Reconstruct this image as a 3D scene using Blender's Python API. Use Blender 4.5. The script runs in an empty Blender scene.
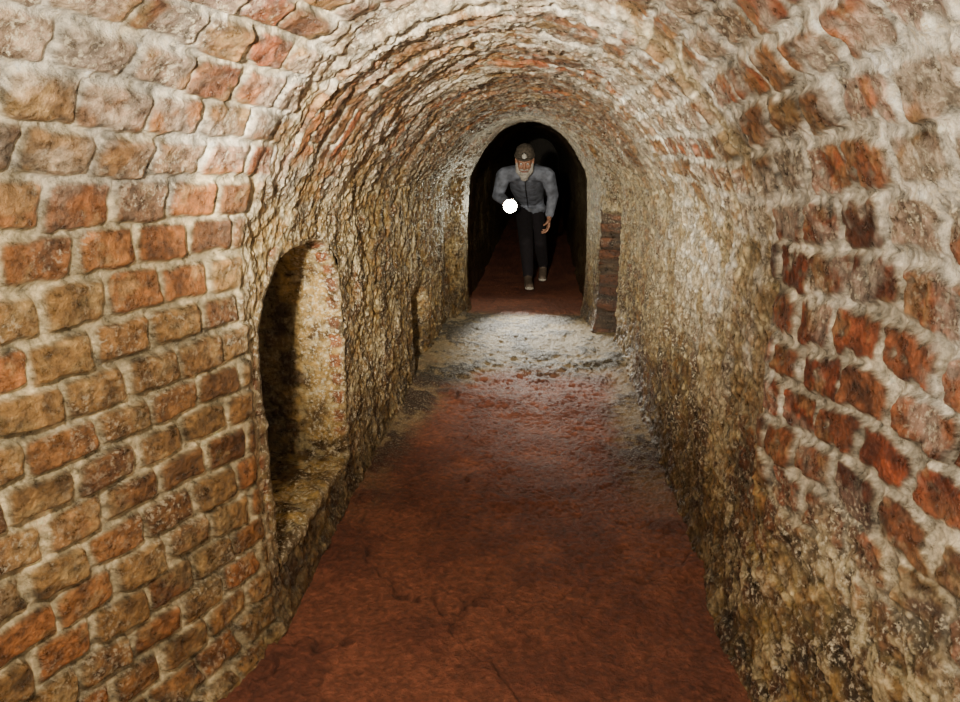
import bpy, math, random
import numpy as np
from mathutils import Vector, Matrix
random.seed(4)
scene = bpy.context.scene
col = scene.collection

# ---------------------------------------------------------------- noise
def H(ix, iy, seed=0):
    ix = (ix.astype(np.int64) & 0xffffffff).astype(np.uint64)
    iy = (iy.astype(np.int64) & 0xffffffff).astype(np.uint64)
    M = np.uint64(0xffffffff)
    h = (ix*np.uint64(374761393) + iy*np.uint64(668265263) + np.uint64(seed*69069+12345)) & M
    h = ((h ^ (h >> np.uint64(13)))*np.uint64(1274126177)) & M
    h = ((h ^ (h >> np.uint64(16)))*np.uint64(2246822519)) & M
    h = h ^ (h >> np.uint64(15))
    return (h & np.uint64(0xffffff)).astype(np.float64)/float(0xffffff)
def vn(x, y, seed=0):
    fx = np.floor(x); fy = np.floor(y)
    tx = x-fx; ty = y-fy
    tx = tx*tx*(3-2*tx); ty = ty*ty*(3-2*ty)
    a = H(fx, fy, seed); b = H(fx+1, fy, seed); c = H(fx, fy+1, seed); d = H(fx+1, fy+1, seed)
    return (a*(1-tx)+b*tx)*(1-ty)+(c*(1-tx)+d*tx)*ty
def fbm(x, y, scale, octv=4, seed=0, gain=0.5):
    s = 0; amp = 1; tot = 0; x = x*scale; y = y*scale
    for o in range(octv):
        s = s+amp*(vn(x, y, seed+o*17)*2-1); tot += amp
        amp *= gain; x, y = (x*0.8+y*0.6)*2.03, (-x*0.6+y*0.8)*2.03
    return s/tot*1.5
def ss(a, b, x):
    t = np.clip((x-a)/(b-a), 0, 1)
    return t*t*(3-2*t)
def lin(r, g, b):
    def f(c):
        c /= 255.
        return c/12.92 if c <= .04045 else ((c+.055)/1.055)**2.4
    return np.array([f(r), f(g), f(b)])
def mix(a, b, t):
    return a*(1-t[..., None])+b*t[..., None]

# ---------------------------------------------------------------- materials
def shell_material(name, rough=(0.38, 0.8), bump=0.5, speck=0.35, var=(0.55, 1.4), fine=1.0, dist=.014, spec=.5):
    m = bpy.data.materials.new(name); m.use_nodes = True
    nt = m.node_tree; N = nt.nodes; L = nt.links
    bs = N["Principled BSDF"]; bs.inputs["Specular IOR Level"].default_value = spec
    tc = N.new("ShaderNodeTexCoord")
    at = N.new("ShaderNodeAttribute"); at.attribute_name = "Col"
    def noise(sc, det=6, ro=.6):
        n = N.new("ShaderNodeTexNoise"); n.inputs["Scale"].default_value = sc
        n.inputs["Detail"].default_value = det; n.inputs["Roughness"].default_value = ro
        L.new(tc.outputs["Object"], n.inputs["Vector"]); return n
    def maprange(sock, a, b, c, d):
        r = N.new("ShaderNodeMapRange"); r.inputs[1].default_value = a; r.inputs[2].default_value = b
        r.inputs[3].default_value = c; r.inputs[4].default_value = d; L.new(sock, r.inputs[0]); return r
    n1 = noise(34*fine, 6, .75); r1 = maprange(n1.outputs[0], .36, .64, var[0], var[1])
    vm = N.new("ShaderNodeVectorMath"); vm.operation = 'SCALE'
    L.new(at.outputs["Color"], vm.inputs[0]); L.new(r1.outputs[0], vm.inputs["Scale"])
    n3 = noise(80*fine, 4, .7); r3 = maprange(n3.outputs[0], .53, .61, 0, speck)
    m3 = N.new("ShaderNodeMath"); m3.operation = 'MULTIPLY'; m3.use_clamp = True
    L.new(r3.outputs[0], m3.inputs[0]); L.new(at.outputs["Alpha"], m3.inputs[1])
    mx = N.new("ShaderNodeMix"); mx.data_type = 'RGBA'
    L.new(m3.outputs[0], mx.inputs[0]); L.new(vm.outputs[0], mx.inputs[6])
    mx.inputs[7].default_value = (.82, .74, .56, 1)
    L.new(mx.outputs[2], bs.inputs["Base Color"])
    r5 = maprange(n1.outputs[0], .35, .65, rough[0], rough[1])
    L.new(r5.outputs[0], bs.inputs["Roughness"])
    b1 = N.new("ShaderNodeBump"); b1.inputs["Strength"].default_value = bump; b1.inputs["Distance"].default_value = dist
    n6 = noise(55*fine, 6, .72); L.new(n6.outputs[0], b1.inputs["Height"])
    L.new(b1.outputs[0], bs.inputs["Normal"])
    return m
def simple_material(name, c, rough=.7, metal=0, nscale=60, bump=.3, var=.25, emis=None):
    m = bpy.data.materials.new(name); m.use_nodes = True
    nt = m.node_tree; N = nt.nodes; L = nt.links; bs = N["Principled BSDF"]
    tc = N.new("ShaderNodeTexCoord"); n = N.new("ShaderNodeTexNoise"); n.inputs["Scale"].default_value = nscale
    L.new(tc.outputs["Object"], n.inputs["Vector"])
    cr = N.new("ShaderNodeValToRGB")
    cr.color_ramp.elements[0].position = .3; cr.color_ramp.elements[1].position = .7
    cr.color_ramp.elements[0].color = (*[v*(1-var) for v in c], 1)
    cr.color_ramp.elements[1].color = (*[min(1, v*(1+var)) for v in c], 1)
    L.new(n.outputs[0], cr.inputs[0]); L.new(cr.outputs[0], bs.inputs["Base Color"])
    bs.inputs["Roughness"].default_value = rough; bs.inputs["Metallic"].default_value = metal
    b = N.new("ShaderNodeBump"); b.inputs["Strength"].default_value = bump; b.inputs["Distance"].default_value = .01
    L.new(n.outputs[0], b.inputs["Height"]); L.new(b.outputs[0], bs.inputs["Normal"])
    if emis:
        bs.inputs["Emission Color"].default_value = (*emis[0], 1); bs.inputs["Emission Strength"].default_value = emis[1]
    return m

def grid_object(name, P, C, mat, keep=None, flip=False):
    ni, nj = P.shape[:2]
    me = bpy.data.meshes.new(name)
    idx = np.arange(ni*nj).reshape(ni, nj)
    q = np.stack([idx[:-1, :-1], idx[1:, :-1], idx[1:, 1:], idx[:-1, 1:]], -1)
    if flip: q = q[..., ::-1]
    q = q.reshape(-1, 4)
    if keep is not None: q = q[keep.reshape(-1)]
    V = P.reshape(-1, 3).astype(np.float32); Cc = C.reshape(-1, 4).astype(np.float32)
    if keep is not None:
        used = np.unique(q); rm = np.full(ni*nj, -1); rm[used] = np.arange(len(used))
        q = rm[q]; V = V[used]; Cc = Cc[used]
    me.vertices.add(len(V)); me.vertices.foreach_set("co", V.ravel())
    me.loops.add(q.size); me.loops.foreach_set("vertex_index", q.ravel().astype(np.int32))
    me.polygons.add(len(q)); me.polygons.foreach_set("loop_start", np.arange(0, q.size, 4, dtype=np.int32))
    me.polygons.foreach_set("loop_total", np.full(len(q), 4, dtype=np.int32))
    me.update(calc_edges=True); me.validate()
    me.polygons.foreach_set("use_smooth", np.ones(len(me.polygons), dtype=bool))
    a = me.color_attributes.new("Col", 'FLOAT_COLOR', 'POINT'); a.data.foreach_set("color", Cc.ravel())
    me.materials.append(mat)
    ob = bpy.data.objects.new(name, me); col.objects.link(ob); return ob

# ---------------------------------------------------------------- tunnel shell
ys = np.concatenate([np.linspace(-1.3, .75, 70, endpoint=False), np.linspace(.75, 3.2, 640, endpoint=False),
                     np.linspace(3.2, 5.15, 260, endpoint=False), np.linspace(5.15, 5.23, 20, endpoint=False),
                     np.linspace(5.23, 5.5, 24, endpoint=False), np.linspace(5.5, 5.56, 30, endpoint=False),
                     np.linspace(5.56, 6.5, 90, endpoint=False), np.linspace(6.5, 10, 180, endpoint=False), np.linspace(10, 22, 100)])
ZS = 1.05; LW = 1.09; LA = 2.25; VT = 2*LW+LA
nv = 1000
YS = 1.79                                   # where the wide chamber meets the narrow passage
vs = np.linspace(0, VT, nv)
Y, Vv = np.meshgrid(ys, vs, indexing='ij')
hgt = np.minimum(Vv, VT-Vv)-(LW-ZS)
def xl_f(y):
    x = -.785 - .40*np.clip(YS-y, 0, 2.2)
    return x + .14*ss(5.7, 6.2, y) - .06*ss(6.3, 6.6, y)
rec = 1-ss(.93, .96, hgt)
def xr_f(y):
    x = .58 + .15*np.clip(1.8-y, 0, 2.5)
    return x + rec*(.07*ss(5.17, 5.21, y) - .07*ss(5.51, 5.55, y)) - .06*ss(4.6, 5.5, y) - .09*ss(5.51, 5.55, y)*rec-.09*ss(5.2, 5.55, y)*(1-rec) - .06*ss(5.56, 6.2, y) + .04*ss(6.3, 6.5, y)
def crown_f(y):
    return 1.77 + .12*np.clip(1.9-y, 0, 2) - .07*ss(2, 5.5, y) - .05*ss(5.5, 5.9, y) + .06*ss(6.32, 6.5, y) + .03*ss(1.95, 1.9, y)
XL, XR, CR = xl_f(Y), xr_f(Y), crown_f(Y)
XC = (XL+XR)/2; RX = (XR-XL)/2; RZ = CR-ZS
phi = np.clip((Vv-LW)/LA, 0, 1)*math.pi
X = XC-RX*np.cos(phi); Z = ZS+RZ*np.sin(phi)
left = Vv < LW; right = Vv > VT-LW
Z = np.where(left, Vv-(LW-ZS), Z); Z = np.where(right, (VT-Vv)-(LW-ZS), Z)
sidew = np.where(Vv < VT/2, 1., -1.)
fil = np.clip(1-(hgt+.04)/.20, 0, 1)**2
X = X + sidew*fil*(.030+.32*np.clip(YS-Y, 0, .8)*(sidew > 0)+.02*fbm(Y, Vv*0, 3, 2, 5))
X = X - sidew*.018*np.sin(np.clip(hgt/1.05, 0, 1)*math.pi)*(Y > YS)
X = X - .10*ss(4.25, 4.4, Y)*(1-ss(4.75, 4.9, Y))*(1-ss(.35, .6, hgt))*(sidew > 0)
P = np.stack([X, Y, Z], -1)
dU = np.gradient(P, axis=0); dV = np.gradient(P, axis=1)
Nn = np.cross(dU, dV); Nn /= (np.sqrt((Nn**2).sum(-1))[..., None]+1e-9)
cen = np.stack([XC, Y, np.full_like(Y, .9)], -1)
sgn = np.sign(np.sum((cen-P)*Nn, -1)); sgn[sgn == 0] = 1
Nn *= sgn[..., None]

# brick layouts
wu = fbm(Y, Vv, 5, 3, 101)*.014; wv = fbm(Y, Vv, 2.2, 3, 102)*.020
hv = np.minimum(Vv, VT-Vv)
sd = (Vv > VT/2).astype(float)
isL = 1-sd
def bricks(u, v, L, h, seed, m0=.004, m1=.013, c=.022, n=.005):
    r = np.floor(v/h); jl = H(r, sd*7+3, seed)
    off = (r % 2)*.5*L + (jl-.5)*.30*L
    k = np.floor((u+off)/L); fu = u+off-k*L; fv = v-r*h
    k2 = k+sd*5000
    sh = (H(r, k2, seed+9)-.5)*.016; sh2 = (H(r, k2, seed+19)-.5)*.010
    du = np.minimum(fu-sh, L-fu); dv = np.minimum(fv-sh2, h-fv)
    ed = c-np.sqrt(np.maximum(c-du, 0)**2+np.maximum(c-dv, 0)**2)
    ed = ed + n*fbm(u, v, 30, 3, seed+31)
    mk = ss(m0, m1, ed)
    tilt = (H(r, k2, seed+4)-.5)*(fu-L/2)/L*2+(H(r, k2, seed+5)-.5)*(fv-h/2)/h*2
    dome = ss(0, c*.8, ed)
    return mk, H(r, k2, seed+1), H(r, k2, seed+2), tilt, dome
u1 = Y*1.07+wu; v1 = hv+wv
mkA, ra, rb, tiltA, domeA = bricks(u1, v1, .140+.022*sd, .090+.012*sd, 11, m0=.006+.003*sd, m1=.012+.006*sd, c=.021+.003*sd, n=.005+.007*sd)
mkB, rc, rd, tiltB, domeB = bricks(hv*1.0+wu, Y+wv, .20, .078, 57, m0=.003, m1=.012, c=.024, n=.010)

big = fbm(Y, Vv, 1.3, 4, 201); med = fbm(Y, Vv, 5, 4, 202); sm = fbm(Y, Vv, 22, 4, 203); pat = fbm(Y, Vv, 2.6, 4, 204)
pt2 = fbm(Y, Vv, 9, 4, 205); fine = fbm(Y, Vv, 55, 3, 206, .7); mot = fbm(Y, Vv, 15, 4, 207, .65)
near = 1-ss(YS-.02, YS+.05, Y+.02*med)
vault = ss(1.15, 1.45, hgt)
brickzone = near*isL*(1-vault)
seamc = Y-(YS+.03+.14*vault)-.02*med
seamL = np.exp(-(seamc/(.040+.025*vault))**2)*np.maximum(isL, vault)
cov_L = np.where(Y < YS, ss(.0, .1, .10-hgt+.04*med)*.9+.5*ss(.40, .9, pat)*.5, .88+.2*pat)
cov_R = np.where(Y < 1.8, np.clip(ss(.75, .45, hgt+.15*pat+.05*med)+.55*ss(.1, .6, pat+pt2*.5), 0, 1), .95+.2*pat)
cov_wall = isL*cov_L+sd*cov_R
ringreg = ss(1.88, 1.98, Y)*vault*(1-sd*(1-ss(3.2, 3.9, Y+med*.3))*(1-ss(1.75, 2.0, hgt)))
cov_v = np.clip(np.where(Y < 1.9, .16+.5*pat+.35*pt2, .60+.6*pat+.3*pt2+.2*ss(3, 4.5, Y)-.35*sd*(1-ss(2.6, 3.6, Y))), 0, 1)
cov = np.clip(cov_wall*(1-vault)+cov_v*vault, 0, 1)
cov = np.maximum(cov, seamL*.95)
cov = np.where(Y > 5.9, np.maximum(cov, .5), cov)
brickstep = ((Y > 5.49) & (Y < 5.57) & (sd > 0) & (hgt < .96))
cov = np.where(brickstep, .05, cov)
mk = mkA*(1-ringreg)+mkB*ringreg
r1 = np.where(ringreg > .5, rc, ra); r2 = np.where(ringreg > .5, rd, rb)
tilt = tiltA*(1-ringreg)+tiltB*ringreg; dome = domeA*(1-ringreg)+domeB*ringreg
relief = .023*near*isL+.017*near*sd+.008*(1-near)
d = (dome*relief + mk*(r1-.5)*.010 + mk*tilt*.010*(1-cov*.6))*(1-.75*cov)
d = d + .014*big + .008*med*(1-.5*brickzone) + (.0035+.005*cov)*sm*(1-.25*brickzone) + .0028*fine*(.8+cov)*(1-.2*brickzone)
d = d + cov*(.004+.009*pt2*(1-near*.3)+.006*mot) + .004*seamL
for (yy, s) in ((2.02, .018), (2.35, .012), (2.9, .010), (3.7, .012), (4.6, .012)):
    d = d + s*ss(yy-.006, yy+.006, Y+.03*fbm(Y*0, Vv, 4, 3, int(yy*100)))*vault
P0 = P.copy()
ndz = np.exp(-((Y-2.3)/.55)**4)*np.exp(-((hgt-.62)/.6)**4)*isL
d = d*(1-.45*ndz)
d = d*np.where(hgt < .0, .3, 1)
d = d*(1-.5*ss(5.5, 5.9, Y))
P = P + Nn*d[..., None]

# colours
br_L = mix(mix(lin(162, 104, 54), lin(142, 108, 62), ss(.15, .7, r1)), lin(112, 74, 40), ss(.5, 1, r2))
br_R = mix(mix(lin(156, 76, 44), lin(142, 88, 56), r1), lin(98, 50, 33), ss(.5, 1, r2))
br_V = mix(mix(lin(162, 88, 48), lin(148, 108, 66), ss(.2, .8, r1)), lin(104, 66, 38), ss(.5, 1, r2))
vt = vault*(.4+.6*(r2 > .3))
br = mix(br_L, br_R, sd*np.ones_like(Y)); br = mix(br, br_V, vt)
br = mix(br, br*np.array([.42, .40, .40]), ss(.0, .5, mot)*(.85-.1*brickzone))
br = mix(br, np.broadcast_to(lin(172, 150, 104), P.shape), ss(.2, .6, -mot+.3*pat)*.38)
mort_L = lin(196, 180, 144)[None, None, :]*(1+.3*sm)[..., None]
mort_R = lin(218, 212, 198)[None, None, :]*(1+.25*sm)[..., None]
mort = mix(mort_L, mort_R, np.clip(sd*.8+vault*.4, 0, 1))
mort = mix(mort, np.broadcast_to(lin(66, 52, 34), P.shape), ss(.0, .5, pt2)*(.6-.3*brickzone))
mort = np.where(brickstep[..., None], lin(70, 52, 38), mort)
br = np.where(brickstep[..., None], lin(100, 58, 34), br)
c = mix(mort, br, mk)
c = mix(c, c*np.array([.36, .30, .24]), 4*mk*(1-mk)*(.8-.1*brickzone))  # cavity shading put into the colour along brick edges
pl = mix(np.broadcast_to(lin(158, 132, 76), P.shape), lin(74, 57, 27), ss(-.2, .3, pt2+.5*mot))
pl = mix(pl, lin(216, 200, 156), ss(.15, .45, mot+pat*.4+.3*fine)*.75)
pl = mix(pl, lin(44, 34, 17), ss(.15, .5, -mot-.3*pat)*.65)
pl = mix(pl, lin(118, 66, 38), ss(.2, .6, med)*(.15+.35*mk)*.6)
plR = mix(pl, lin(208, 196, 166), ss(.3, .9, hgt+.3*pat)*.35)
pl = mix(pl, plR, sd)
plv = mix(np.broadcast_to(lin(138, 116, 74), P.shape), lin(220, 208, 180), ss(-.05, .4, pat*.7+mot+.3*fine))
plv = mix(plv, lin(70, 54, 30), ss(-.02, .35, pt2)*.8)
plv = mix(plv, lin(134, 72, 44), mk*ss(.5, .9, r1)*.6)
plv = mix(plv, plv*np.array([.4, .35, .3]), ringreg*4*mk*(1-mk)*.7)  # same edge shading put into the ring-course colour
pl = mix(pl, plv, vault)
pl = mix(pl, lin(206, 192, 156), seamL*.55)
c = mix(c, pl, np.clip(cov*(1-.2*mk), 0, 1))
eff = ss(.15, .5, pat*.7+pt2*.9+.25+.4*mot)*np.maximum(sd*ss(.5, 1.0, hgt), vault*.7)*(1-ss(2.6, 4.2, Y))*(1-.70*mk)
c = mix(c, lin(230, 226, 216), eff*.88)
c = c*np.clip(1+(.6*fine+.25*sm)*(1-.15*brickzone), .3, 1.8)[..., None]
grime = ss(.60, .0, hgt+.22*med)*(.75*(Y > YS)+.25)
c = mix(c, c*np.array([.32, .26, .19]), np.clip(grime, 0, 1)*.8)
c = mix(c, c*np.array([.5, .46, .40]), ss(.0, .6, big)*.5)
c = c*(1-.55*ss(6.3, 6.7, Y))[..., None]  # darkness beyond the far arch, put into the wall colour
salt = np.clip(.15+.6*cov*(1-.5*near)+.9*pt2+.5*pat, 0, 1.2)*(1-.7*grime)*(1-.8*ss(6.2, 6.6, Y))*(1-.5*brickzone)
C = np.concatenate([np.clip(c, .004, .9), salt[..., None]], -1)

mat_wall = shell_material("damp_brick_and_lime", rough=(.20, .58), bump=1., speck=.9, var=(.36, 1.55), spec=.75)
NY0, NY1, NZ0, NZS, NZ1 = 1.90, 2.70, .17, .86, 1.10
def in_niche(y, z, g=0.):
    yc = (NY0+NY1)/2; hw = (NY1-NY0)/2+g
    q = np.clip(1-((y-yc)/hw)**2, 0, 1)
    top = NZS+(NZ1-NZS+g)*np.sqrt(q)
    return (np.abs(y-yc) < hw) & (z > NZ0-g) & (z < top)
jL = int(np.searchsorted(vs, LW+.25)); jR = int(np.searchsorted(vs, VT-LW-.25))
def fc(A): return .25*(A[:-1, :-1]+A[1:, :-1]+A[1:, 1:]+A[:-1, 1:])
keepL = ~in_niche(fc(P0[:, :jL+1, 1]), fc(P0[:, :jL+1, 2]), .012)
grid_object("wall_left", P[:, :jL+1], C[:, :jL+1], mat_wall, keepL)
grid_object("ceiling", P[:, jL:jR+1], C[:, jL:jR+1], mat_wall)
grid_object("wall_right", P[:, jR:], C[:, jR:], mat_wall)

def end_wall(name, row, y, k0):
    prof = P[row]; n = len(prof); R = 14
    ctr = np.array([prof[:, 0].mean(), y, .9])
    g = np.stack([ctr+(prof-ctr)*(k/R) for k in range(R+1)], 0); g[..., 1] = y
    cc = np.ones((R+1, n, 4))*.1; cc[..., :3] = k0*(1+.4*fbm(g[..., 0], g[..., 2], 8, 4, 9))[..., None]
    grid_object(name, g, cc, mat_wall)
end_wall("wall_back", 0, -1.3, lin(110, 84, 56)); end_wall("wall_far", -1, 22.0, lin(40, 30, 20))  # wall_far: unlit end of the passage put into its dark colour

# ---------------------------------------------------------------- wall niche
def niche():
    pts = []
    yc = (NY0+NY1)/2; hw = (NY1-NY0)/2
    n1 = 130
    for k in range(n1): pts.append((NY0, NZ0+(NZS-NZ0)*k/n1))
    n2 = 150
    for k in range(n2):
        a = math.pi*(1-k/n2); pts.append((yc+hw*math.cos(a), NZS+(NZ1-NZS)*math.sin(a)))
    for k in range(n1): pts.append((NY1, NZS+(NZ0-NZS)*k/n1))
    n3 = 120
    for k in range(n3): pts.append((NY1+(NY0-NY1)*k/n3, NZ0))
    pts.append(pts[0]); pts = np.array(pts)
    t = np.roll(pts, -1, 0)-np.roll(pts, 1, 0); t[0] = t[-1] = pts[1]-pts[-2]
    t /= np.sqrt((t**2).sum(1))[:, None]
    nrm = np.stack([-t[:, 1], t[:, 0]], 1)
    arcl = np.concatenate([[0], np.cumsum(np.sqrt((np.diff(pts, axis=0)**2).sum(1)))])
    secs = [(.060, .04), (.048, .0), (.030, -.014), (.010, -.014), (0, .0)]
    D = .40
    for k in range(1, 61): secs.append((0, D*k/60))
    rows = []; cols = []
    for (o, dep) in secs:
        dd_ = np.full_like(arcl, dep)
        nz = fbm(arcl, dd_, 9, 4, 301); nz2 = fbm(arcl, dd_, 35, 3, 302)
        nb = fbm(arcl, dd_, 14, 4, 303)
        oo = o+.014*nz+.006*nz2+(.012*dep)
        p = pts+nrm*oo[:, None]
        xx = -.799-dep+.006*nz2
        rows.append(np.stack([xx, p[:, 0], p[:, 1]], 1))
        rr = np.floor(arcl/.078); fr = arcl/.078-rr
        bm = ss(.08, .25, np.minimum(fr, 1-fr))*(.85 if -.01 <= dep < .04 else .03)*ss(.25, .3, p[:, 1])
        hb = H(rr, rr*0+2, 77)
        cb = mix(np.broadcast_to(lin(150, 74, 38), (len(pts), 3)), lin(96, 56, 32), hb)
        cp = mix(np.broadcast_to(lin(178, 146, 84), (len(pts), 3)), lin(92, 68, 34), ss(-.3, .4, nb))
        cp = mix(cp, lin(210, 190, 140), ss(.1, .5, nz2)*.55)
        cp = cp*(1-.7*ss(.16, .26, np.array(dep)+.03*nz))[:, None]  # niche shadow put into the colour: jamb darkens with depth
        cm = mix(cp, cb, bm)
        if dep < -.003: cm = mix(cm, lin(130, 114, 84), np.full(len(pts), .6))
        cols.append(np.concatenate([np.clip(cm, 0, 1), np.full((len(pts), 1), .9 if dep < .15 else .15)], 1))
    last = rows[-1]; ctr = np.array([last[:, 0].mean(), yc, .6])
    for k in range(1, 31):
        f = 1-k/30
        g = ctr+(last-ctr)*f; g[:, 0] = last[:, 0].mean()+.012*fbm(g[:, 1], g[:, 2], 7, 4, 304)
        rows.append(g); cc = cols[-1].copy()
        cc[:, :3] = mix(np.broadcast_to(lin(64, 48, 30), (len(pts), 3)), lin(38, 28, 17), ss(-.3, .3, fbm(g[:, 1], g[:, 2], 11, 4, 305)))  # back of the niche: its shade is put into these dark colours
        cols.append(cc)
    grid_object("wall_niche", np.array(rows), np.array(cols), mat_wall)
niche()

# ---------------------------------------------------------------- floor
fy = np.concatenate([np.linspace(-1.3, 1.2, 50, endpoint=False), np.linspace(1.2, 4, 600, endpoint=False), np.linspace(4, 8.2, 360, endpoint=False), np.linspace(8.2, 22, 90)])
fx = np.linspace(-1.75, 1.15, 600)
FY, FX = np.meshgrid(fy, fx, indexing='ij')
b1 = fbm(FX, FY, 1.6, 4, 401); b2 = fbm(FX, FY, 6, 5, 402); b3 = fbm(FX, FY, 26, 4, 403, .6); b4 = fbm(FX, FY, 75, 2, 404)
FZ = .008*b1+.006*b2+.0030*b3+.0018*b4
br1 = ss(-.15, .25, fbm(FX, FY, 3, 3, 420)); br2 = ss(-.15, .25, fbm(FX, FY, 2.5, 3, 421))
crk = np.zeros_like(FX)
def ledge(e, a, hg, mask, w=.35):
    global FZ, crk
    FZ = FZ + mask*hg*(ss(a-w, a, e)-ss(a, a+.012, e)) - mask*hg*.7*np.exp(-((e-a-.012)/.010)**2)
    crk = np.maximum(crk, mask*np.exp(-((e-a-.010)/.012)**2))
nA = .24*fbm(FX, FY, 2.2, 5, 411); nB = .22*fbm(FX, FY, 2.8, 5, 412); nC = .20*fbm(FX, FY, 3.2, 5, 413)
ledge(FY+nA+.03*b3, 3.42, .016, br1)
ledge(FY+.35*FX+nB, 2.62, .012, br2)
ledge(FY-.5*FX+nC, 2.05, .010, br1)
ledge(FY+.9*FX+nA, 1.72, .009, 1-br1)
ledge(FY-.8*FX+nB, 3.05, .012, 1-br2)
ledge(FY+.2*FX+nC, 3.85, .014, br2)
FZ = FZ+.012*ss(4.45, 4.50, FY+nA)
rough_zone = ss(3.3, 4.2, FY)*(1-ss(6.1, 6.5, FY))
FZ = FZ+rough_zone*(.010*b2+.005*b3)
FZ = FZ+.02*ss(.48, .66, np.abs(FX+.1)+.05*b2)*ss(2.3, 3.2, FY)
calm = ss(6.6, 7.0, FY)
FZ = FZ*(1-calm)+(-.002+.002*b3)*calm
red = mix(np.broadcast_to(lin(134, 80, 60), FX.shape+(3,)), lin(112, 64, 49), ss(-.5, .5, b2))
red = red*np.clip(1+.32*b4+.18*b3, .5, 1.5)[..., None]
grey = mix(np.broadcast_to(lin(140, 122, 88), FX.shape+(3,)), lin(50, 40, 26), ss(-.3, .3, b2+b3*.6))
gm = ss(4.0, 4.5, FY+.35*b1+.22*b2+.1*b3-.2*np.abs(FX+.1))*(1-ss(6.0, 6.3, FY+.1*b2))
edge = ss(.38, .60, np.abs(FX+.1)+.10*b1+.05*b2)*ss(2.3, 3.4, FY)*.85
edge = np.maximum(edge, ss(.15, .6, b1+b3*.4)*ss(3.3, 3.9, FY)*.5)
g = np.clip(np.maximum(gm, edge), 0, 1)*(1-ss(6.05, 6.3, FY))
fc_ = mix(red, grey, g)
fc_ = fc_*(1-.15*ss(.1, .6, b1)-.45*crk*(1-.5*calm))[..., None]
FC = np.concatenate([np.clip(fc_, .003, 1), (.02+.6*g)[..., None]], -1)
mat_floor = shell_material("trodden_brick_dust", rough=(.52, .85), bump=1., speck=.6, var=(.72, 1.28), fine=1.5, dist=.013, spec=.5)
grid_object("floor", np.stack([FX, FY, FZ], -1), FC, mat_floor, flip=True)

# ---------------------------------------------------------------- figure helpers
def sphere_data():
    import bmesh
    bm = bmesh.new(); bmesh.ops.create_icosphere(bm, subdivisions=2, radius=1)
    v = np.array([x.co[:] for x in bm.verts]); f = [[w.index for w in q.verts] for q in bm.faces]; bm.free()
    return v, np.array(f)
SV, SF = sphere_data()
class Blob:
    def __init__(s): s.V = []; s.F = []; s.n = 0; s.L = []
    def ell(s, c, r, lab, rot=None):
        if not hasattr(r, '__len__'): r = (r, r, r)
        v = SV*np.array(r)
        s.V.append(v+np.array(c)); s.F.append(SF+s.n); s.n += len(SV)
        s.L.append((np.array(c, float), np.array(r, float), lab))
    def chain(s, pts, rad, lab, step=.35):
        for (a, b, ra, rb) in zip(pts[:-1], pts[1:], rad[:-1], rad[1:]):
            a = np.array(a, float); b = np.array(b, float)
            ra = np.array(ra if hasattr(ra, '__len__') else (ra,)*3, float); rb = np.array(rb if hasattr(rb, '__len__') else (rb,)*3, float)
            n = max(2, int(math.sqrt(((b-a)**2).sum())/(min(ra.min(), rb.min())*step))+1)
            for k in range(n+1):
                t = k/n; s.ell(a*(1-t)+b*t, ra*(1-t)+rb*t, lab)
    def build(s, name, voxel, mats, parent, smooth=3):
        me = bpy.data.meshes.new(name+"_src")
        V = np.concatenate(s.V); F = np.concatenate(s.F)
        me.from_pydata(V.tolist(), [], F.tolist()); me.update()
        ob = bpy.data.objects.new(name, me); col.objects.link(ob)
        r = ob.modifiers.new("r", 'REMESH'); r.mode = 'VOXEL'; r.voxel_size = voxel
        sm_ = ob.modifiers.new("s", 'SMOOTH'); sm_.factor = .5; sm_.iterations = smooth
        dg = bpy.context.evaluated_depsgraph_get(); dg.update()
        nm = bpy.data.meshes.new_from_object(ob.evaluated_get(dg))
        ob.modifiers.clear(); ob.data = nm; nm.name = name
        labs = list(mats.keys())
        for l in labs: nm.materials.append(mats[l])
        ctr = np.empty(len(nm.polygons)*3); nm.polygons.foreach_get("center", ctr); ctr = ctr.reshape(-1, 3)
        best = np.full(len(ctr), 1e9); bi = np.zeros(len(ctr), int)
        for (c_, r_, l_) in s.L:
            q = ctr-c_
            dd = (np.sqrt(((q/r_)**2).sum(1))-1)*r_.min()
            w = dd < best; best[w] = dd[w]; bi[w] = labs.index(l_)
        nm.polygons.foreach_set("material_index", bi.astype(np.int32))
        nm.polygons.foreach_set("use_smooth", np.ones(len(ctr), dtype=bool)); nm.update()
        ob.parent = parent; return ob

M_jacket = simple_material("jacket_cloth", (.17, .195, .26), .8, nscale=16, bump=1., var=.45)
M_trous = simple_material("trouser_cloth", (.007, .005, .009), .9, nscale=25, bump=.6)
M_skin = simple_material("skin", (.40, .21, .14), .5, nscale=30, bump=.1, var=.12)
M_beard = simple_material("grey_beard", (.55, .53, .50), .9, nscale=180, bump=1., var=.35)
M_cap = simple_material("cap_wool", (.09, .075, .06), .9, nscale=70, bump=.6, var=.6)
M_shoe = simple_material("shoe_leather", (.12, .09, .07), .6, nscale=40)
M_sole = simple_material("shoe_sole", (.40, .38, .34), .7)
M_eye = simple_material("eye_white", (.7, .68, .65), .2, var=.02, bump=0)
M_pupil = simple_material("eye_iris", (.02, .02, .03), .15, var=.02, bump=0)
M_lip = simple_material("lips", (.30, .11, .09), .5, var=.1)
M_black = simple_material("lantern_rubber", (.015, .015, .015), .45, nscale=90, var=.3)
M_metal = simple_material("lantern_rim", (.5, .5, .5), .3, metal=1.)
M_glass = simple_material("headlamp_glass", (.6, .6, .58), .1, var=.05, bump=0)
M_lens = simple_material("lantern_lens", (1, 1, .9), .2, emis=((1, .95, .70), 110))
M_zip = simple_material("zipper_dark", (.03, .03, .035), .5)

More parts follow.
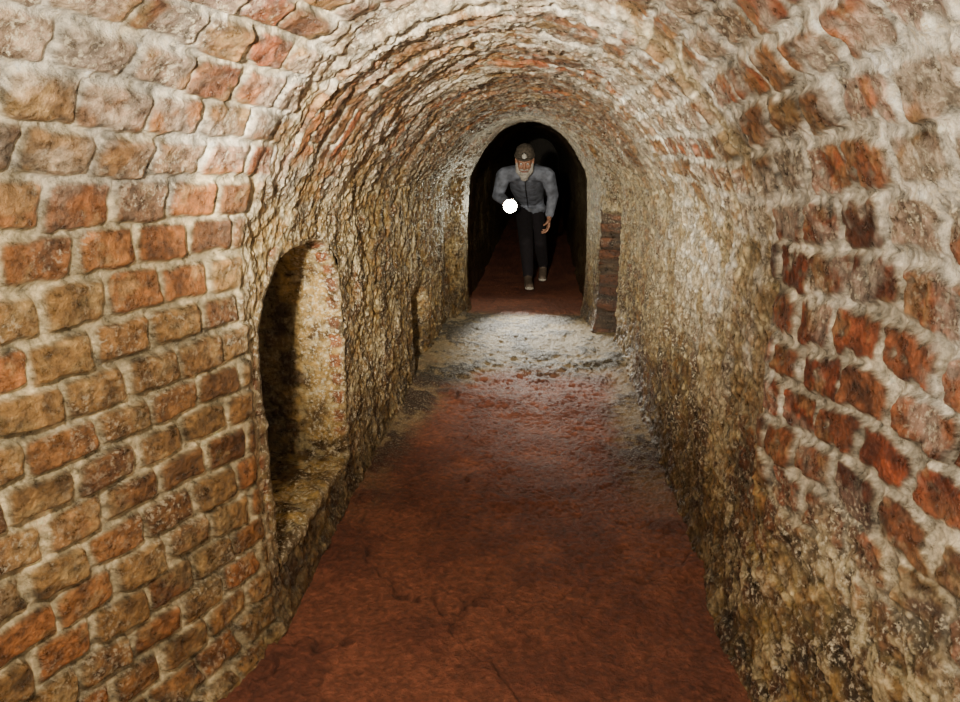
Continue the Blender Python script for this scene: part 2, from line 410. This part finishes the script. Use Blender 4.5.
man = bpy.data.objects.new("man_with_lantern", None); col.objects.link(man)
B = Blob()
# torso pitched well forward: hips far behind the shoulders
B.chain([(-.15, 7.98, .82), (-.155, 7.86, .91), (-.175, 7.60, 1.04), (-.185, 7.36, 1.12)],
        [(.165, .12, .11), (.160, .12, .12), (.190, .13, .14), (.178, .10, .085)], 'j', .3)
B.ell((-.18, 7.50, 1.16), (.17, .17, .11), 'j')
B.chain([(-.388, 7.29, 1.145), (-.185, 7.30, 1.18), (.018, 7.29, 1.145)], [.080, (.10, .088, .082), .080], 'j')
B.chain([(-.187, 7.29, 1.18), (-.19, 7.21, 1.19)], [.078, .070], 'j')
B.chain([(-.188, 7.24, 1.18), (-.19, 7.15, 1.205)], [.052, .052], 's')
B.chain([(-.402, 7.285, 1.135), (-.455, 7.30, .945)], [.078, .061], 'j')
B.chain([(-.455, 7.30, .945), (-.355, 7.13, .885)], [.061, .045], 'j')
B.chain([(.032, 7.285, 1.135), (.090, 7.38, .945)], [.078, .060], 'j')
B.chain([(.090, 7.38, .945), (.062, 7.36, .765)], [.060, .045], 'j')
B.ell((-.36, 7.14, .887), .048, 'j'); B.ell((.062, 7.36, .765), .048, 'j')
B.chain([(-.29, 7.92, .775), (-.155, 7.86, .765), (-.01, 7.92, .775)], [(.045, .09, .045)]*3, 'j')
B.chain([(-.215, 7.94, .76), (-.170, 7.46, .465)], [.100, .078], 't')
B.chain([(-.170, 7.46, .465), (-.145, 7.50, .13)], [.078, .060], 't')
B.chain([(-.085, 7.96, .76), (-.03, 7.72, .43)], [.100, .076], 't')
B.chain([(-.03, 7.72, .43), (.008, 7.94, .17)], [.076, .058], 't')
B.ell((-.15, 7.95, .77), (.155, .12, .09), 't')
B.chain([(-.145, 7.485, .085), (-.14, 7.41, .06), (-.125, 7.28, .045)], [(.045, .05, .05), (.045, .05, .045), (.046, .05, .034)], 'o')
B.chain([(-.145, 7.50, .022), (-.125, 7.26, .022)], [(.046, .045, .018), (.050, .045, .018)], 'q')
B.chain([(.010, 7.945, .125), (.008, 7.88, .085), (.005, 7.79, .045)], [(.043, .045, .045), (.045, .05, .042), (.045, .05, .034)], 'o')
B.chain([(.010, 7.98, .085), (.007, 7.85, .035), (.005, 7.77, .022)], [(.042, .03, .018), (.046, .03, .018), (.048, .04, .018)], 'q')
B.build("body_clothed", .010, {'j': M_jacket, 't': M_trous, 's': M_skin, 'o': M_shoe, 'q': M_sole}, man, 3)

hc = np.array([-.19, 7.07, 1.278])
HA = math.radians(24)
def hp(x, y, z):
    c_, s_ = math.cos(HA), math.sin(HA)
    return hc+np.array([x, y*c_-z*s_, z*c_+y*s_])
Hd = Blob()
Hd.ell(hp(0, .015, .02), (.078, .098, .095), 's')
Hd.ell(hp(0, -.025, -.035), (.062, .065, .075), 's')
Hd.ell(hp(0, -.04, -.075), (.042, .042, .035), 's')
Hd.chain([hp(0, -.088, .018), hp(0, -.108, -.022)], [.011, .015], 's')
Hd.ell(hp(-.014, -.096, -.025), .010, 's'); Hd.ell(hp(.014, -.096, -.025), .010, 's')
Hd.chain([hp(-.045, -.070, .030), hp(-.012, -.084, .028)], [.011, .011], 's')
Hd.chain([hp(.045, -.070, .030), hp(.012, -.084, .028)], [.011, .011], 's')
Hd.ell(hp(-.042, -.062, -.018), (.022, .020, .02), 's'); Hd.ell(hp(.042, -.062, -.018), (.022, .020, .02), 's')
for sx in (-1, 1):
    Hd.ell(hp(sx*.082, .012, -.002), (.010, .020, .032), 's'); Hd.ell(hp(sx*.084, .006, .018), (.010, .018, .016), 's')
    Hd.chain([hp(sx*.078, .03, .02), hp(sx*.074, .04, -.05)], [(.012, .035, .03), (.014, .03, .03)], 'b')
    Hd.chain([hp(sx*.072, -.005, -.03), hp(sx*.062, -.04, -.075), hp(0, -.075, -.118)], [(.014, .02, .02), (.024, .026, .030), (.036, .028, .034)], 'b')
Hd.chain([hp(-.035, -.088, -.045), hp(0, -.100, -.040), hp(.035, -.088, -.045)], [.008, .010, .008], 'b')
Hd.chain([hp(-.03, -.086, -.083), hp(.03, -.086, -.083)], [.015, .015], 'b')
Hd.ell(hp(0, -.07, -.14), (.036, .024, .03), 'b')
Hd.chain([hp(-.02, -.096, -.060), hp(.02, -.096, -.060)], [.006, .006], 'l')
Hd.chain([hp(0, .03, -.05), hp(0, .09, -.06)], [.055, .055], 's')
Hd.build("head", .0045, {'s': M_skin, 'b': M_beard, 'l': M_lip}, man, 2)
for sx, nm_ in ((-1, "eye_right"), (1, "eye_left")):
    e = Blob(); e.ell(hp(sx*.031, -.074, .006), .0125, 'w'); e.ell(hp(sx*.031, -.0835, .005), .0055, 'p')
    e.build(nm_, .002, {'w': M_eye, 'p': M_pupil}, man, 1)
cp = Blob()
cp.ell(hp(0, .018, .072), (.094, .112, .096), 'c')
cp.chain([hp(-.05, -.085, .062), hp(0, -.118, .058), hp(.05, -.085, .062)], [(.03, .03, .006), (.03, .028, .006), (.03, .03, .006)], 'c')
for k in range(28):
    a = 2*math.pi*k/28; cp.ell(hp(.088*math.cos(a), .016+.106*math.sin(a), .056), .013, 'c')
cp.build("cap", .005, {'c': M_cap}, man, 2)

def hand(name, wrist, direction, palm_n, curl, thumb_side, spread=.0195):
    d_ = Vector(direction).normalized(); n_ = Vector(palm_n).normalized(); n_ = (n_-d_*n_.dot(d_)).normalized()
    s_ = d_.cross(n_)*thumb_side
    w = Vector(wrist); h = Blob()
    tip = w+d_*.095
    for k in range(4):
        o = s_*((1.5-k)*spread)
        h.chain([w+d_*.01+o*.45, tip+o], [.016, .0125], 's')
    h.ell(w+d_*.04+s_*.028+n_*.006, (.02, .02, .022), 's')
    lens_ = [.042, .047, .043, .033]
    for k in range(4):
        p = tip+s_*((1.5-k)*spread); dirv = d_.copy(); pts = [p[:]]; rad = [.0105]
        for j, sc in enumerate((1, .62, .5)):
            ax = d_.cross(n_)
            dirv = Matrix.Rotation(math.radians(curl[j]+k*3), 3, ax) @ dirv
            p = p+dirv*lens_[k]*sc; pts.append(p[:]); rad.append(.0098-.0009*j)
        h.chain(pts, rad, 's', .5)
    t0 = w+d_*.03+s_*.030; t1 = t0+(d_*.5+s_*.6+n_*.45).normalized()*.036
    t2 = t1+(d_*.75+s_*.05+n_*.65).normalized()*.030; t3 = t2+(d_*.5-s_*.45+n_*.7).normalized()*.024
    h.chain([t0[:], t1[:], t2[:], t3[:]], [.016, .0125, .0115, .010], 's', .5)
    h.chain([(w-d_*.03)[:], (w+d_*.02)[:]], [(.026, .026, .026), (.024, .024, .024)], 's')
    return h.build(name, .0032, {'s': M_skin}, man, 2)
hand("hand_left", (.058, 7.345, .735), (-.05, -.12, -1), (-1, -.15, 0), (18, 28, 22), -1)
lpos = Vector((-.318, 6.965, .868)); ldir = Vector((.06, -1.0, -.18)).normalized()
hand("hand_right", (-.352, 7.115, .895), (.20, -1, .25), (.25, -.1, -1), (55, 62, 50), -1)

def lathe(name, prof, axis, origin, mats, matidx, n=40):
    q = axis.to_track_quat('Z', 'Y').to_matrix()
    V = []; F = []; mi = []
    for (r, z) in prof:
        for k in range(n):
            a = 2*math.pi*k/n; V.append((origin+q @ Vector((r*math.cos(a), r*math.sin(a), z)))[:])
    for i in range(len(prof)-1):
        for k in range(n):
            F.append((i*n+k, i*n+(k+1) % n, (i+1)*n+(k+1) % n, (i+1)*n+k)); mi.append(matidx[i])
    F.append(tuple(range(n))[::-1]); mi.append(matidx[0]); F.append(tuple((len(prof)-1)*n+k for k in range(n))); mi.append(matidx[-1])
    me = bpy.data.meshes.new(name); me.from_pydata(V, [], F); me.update()
    for m in mats: me.materials.append(m)
    for p, m in zip(me.polygons, mi): p.material_index = m; p.use_smooth = True
    ob = bpy.data.objects.new(name, me); col.objects.link(ob); ob.parent = man; return ob
lathe("lantern", [(.012, -.19), (.019, -.187), (.020, -.10), (.022, -.085), (.040, -.055), (.062, -.02), (.070, 0), (.070, .008), (.066, .010), (.064, .004), (.061, .003), (.001, .006)],
      ldir, lpos, [M_black, M_metal, M_lens], [0, 0, 0, 0, 0, 0, 1, 1, 1, 2, 2])
ha = Vector(hp(0, -1, 0)-hp(0, 0, 0)).normalized()
lathe("headlamp", [(.020, -.02), (.026, -.01), (.028, .012), (.025, .018), (.022, .014), (.002, .013)],
      ha, Vector(hp(0, -.096, .100)), [M_black, M_metal, M_glass], [0, 0, 1, 1, 2, 2])
Zp = Blob(); Zp.chain([(-.187, 7.215, 1.11), (-.182, 7.33, .99), (-.172, 7.58, .89), (-.165, 7.78, .79)], [.006]*4, 'z', .8)
Zp.build("zipper", .003, {'z': M_zip}, man, 1)

# ---------------------------------------------------------------- lights
def spot(name, loc, target, energy, ang, blend, size, c):
    l = bpy.data.lights.new(name, 'SPOT'); l.energy = energy; l.spot_size = math.radians(ang); l.spot_blend = blend
    l.shadow_soft_size = size; l.color = c
    o = bpy.data.objects.new(name, l); col.objects.link(o); o.location = loc
    o.rotation_euler = (Vector(target)-Vector(loc)).to_track_quat('-Z', 'Y').to_euler(); return o
def point(name, loc, energy, size, c):
    l = bpy.data.lights.new(name, 'POINT'); l.energy = energy; l.shadow_soft_size = size; l.color = c
    o = bpy.data.objects.new(name, l); col.objects.link(o); o.location = loc; return o
warm = (1, .885, .68)
point("photographer_lamp", (-.42, .45, 1.50), 70, .03, warm)
spot("added_fill_spot_long", (-.35, .0, 1.50), (-.1, 5.0, .9), 1200, 46, 1., .04, warm)  # added fill spot, no known source: evens out brightness down the passage
point("added_fill_low", (.35, .2, 1.2), 24, .05, warm)  # added fill to lift vault and right wall, no known lamp here
spot("lantern_beam", (lpos+ldir*.03)[:], (-.03, 5.38, 0), 420, 42, 1., .04, (1, .96, .84))

w = bpy.data.worlds.new("world"); scene.world = w; w.use_nodes = True
w.node_tree.nodes["Background"].inputs[0].default_value = (.02, .017, .013, 1)
w.node_tree.nodes["Background"].inputs[1].default_value = .2

cam = bpy.data.cameras.new("camera"); cam.lens = 27; cam.sensor_width = 36; cam.clip_start = .02
co = bpy.data.objects.new("camera", cam); col.objects.link(co)
co.location = (0, 0, 1.4); co.rotation_euler = (math.radians(74.25), 0, math.radians(4.97))
scene.camera = co
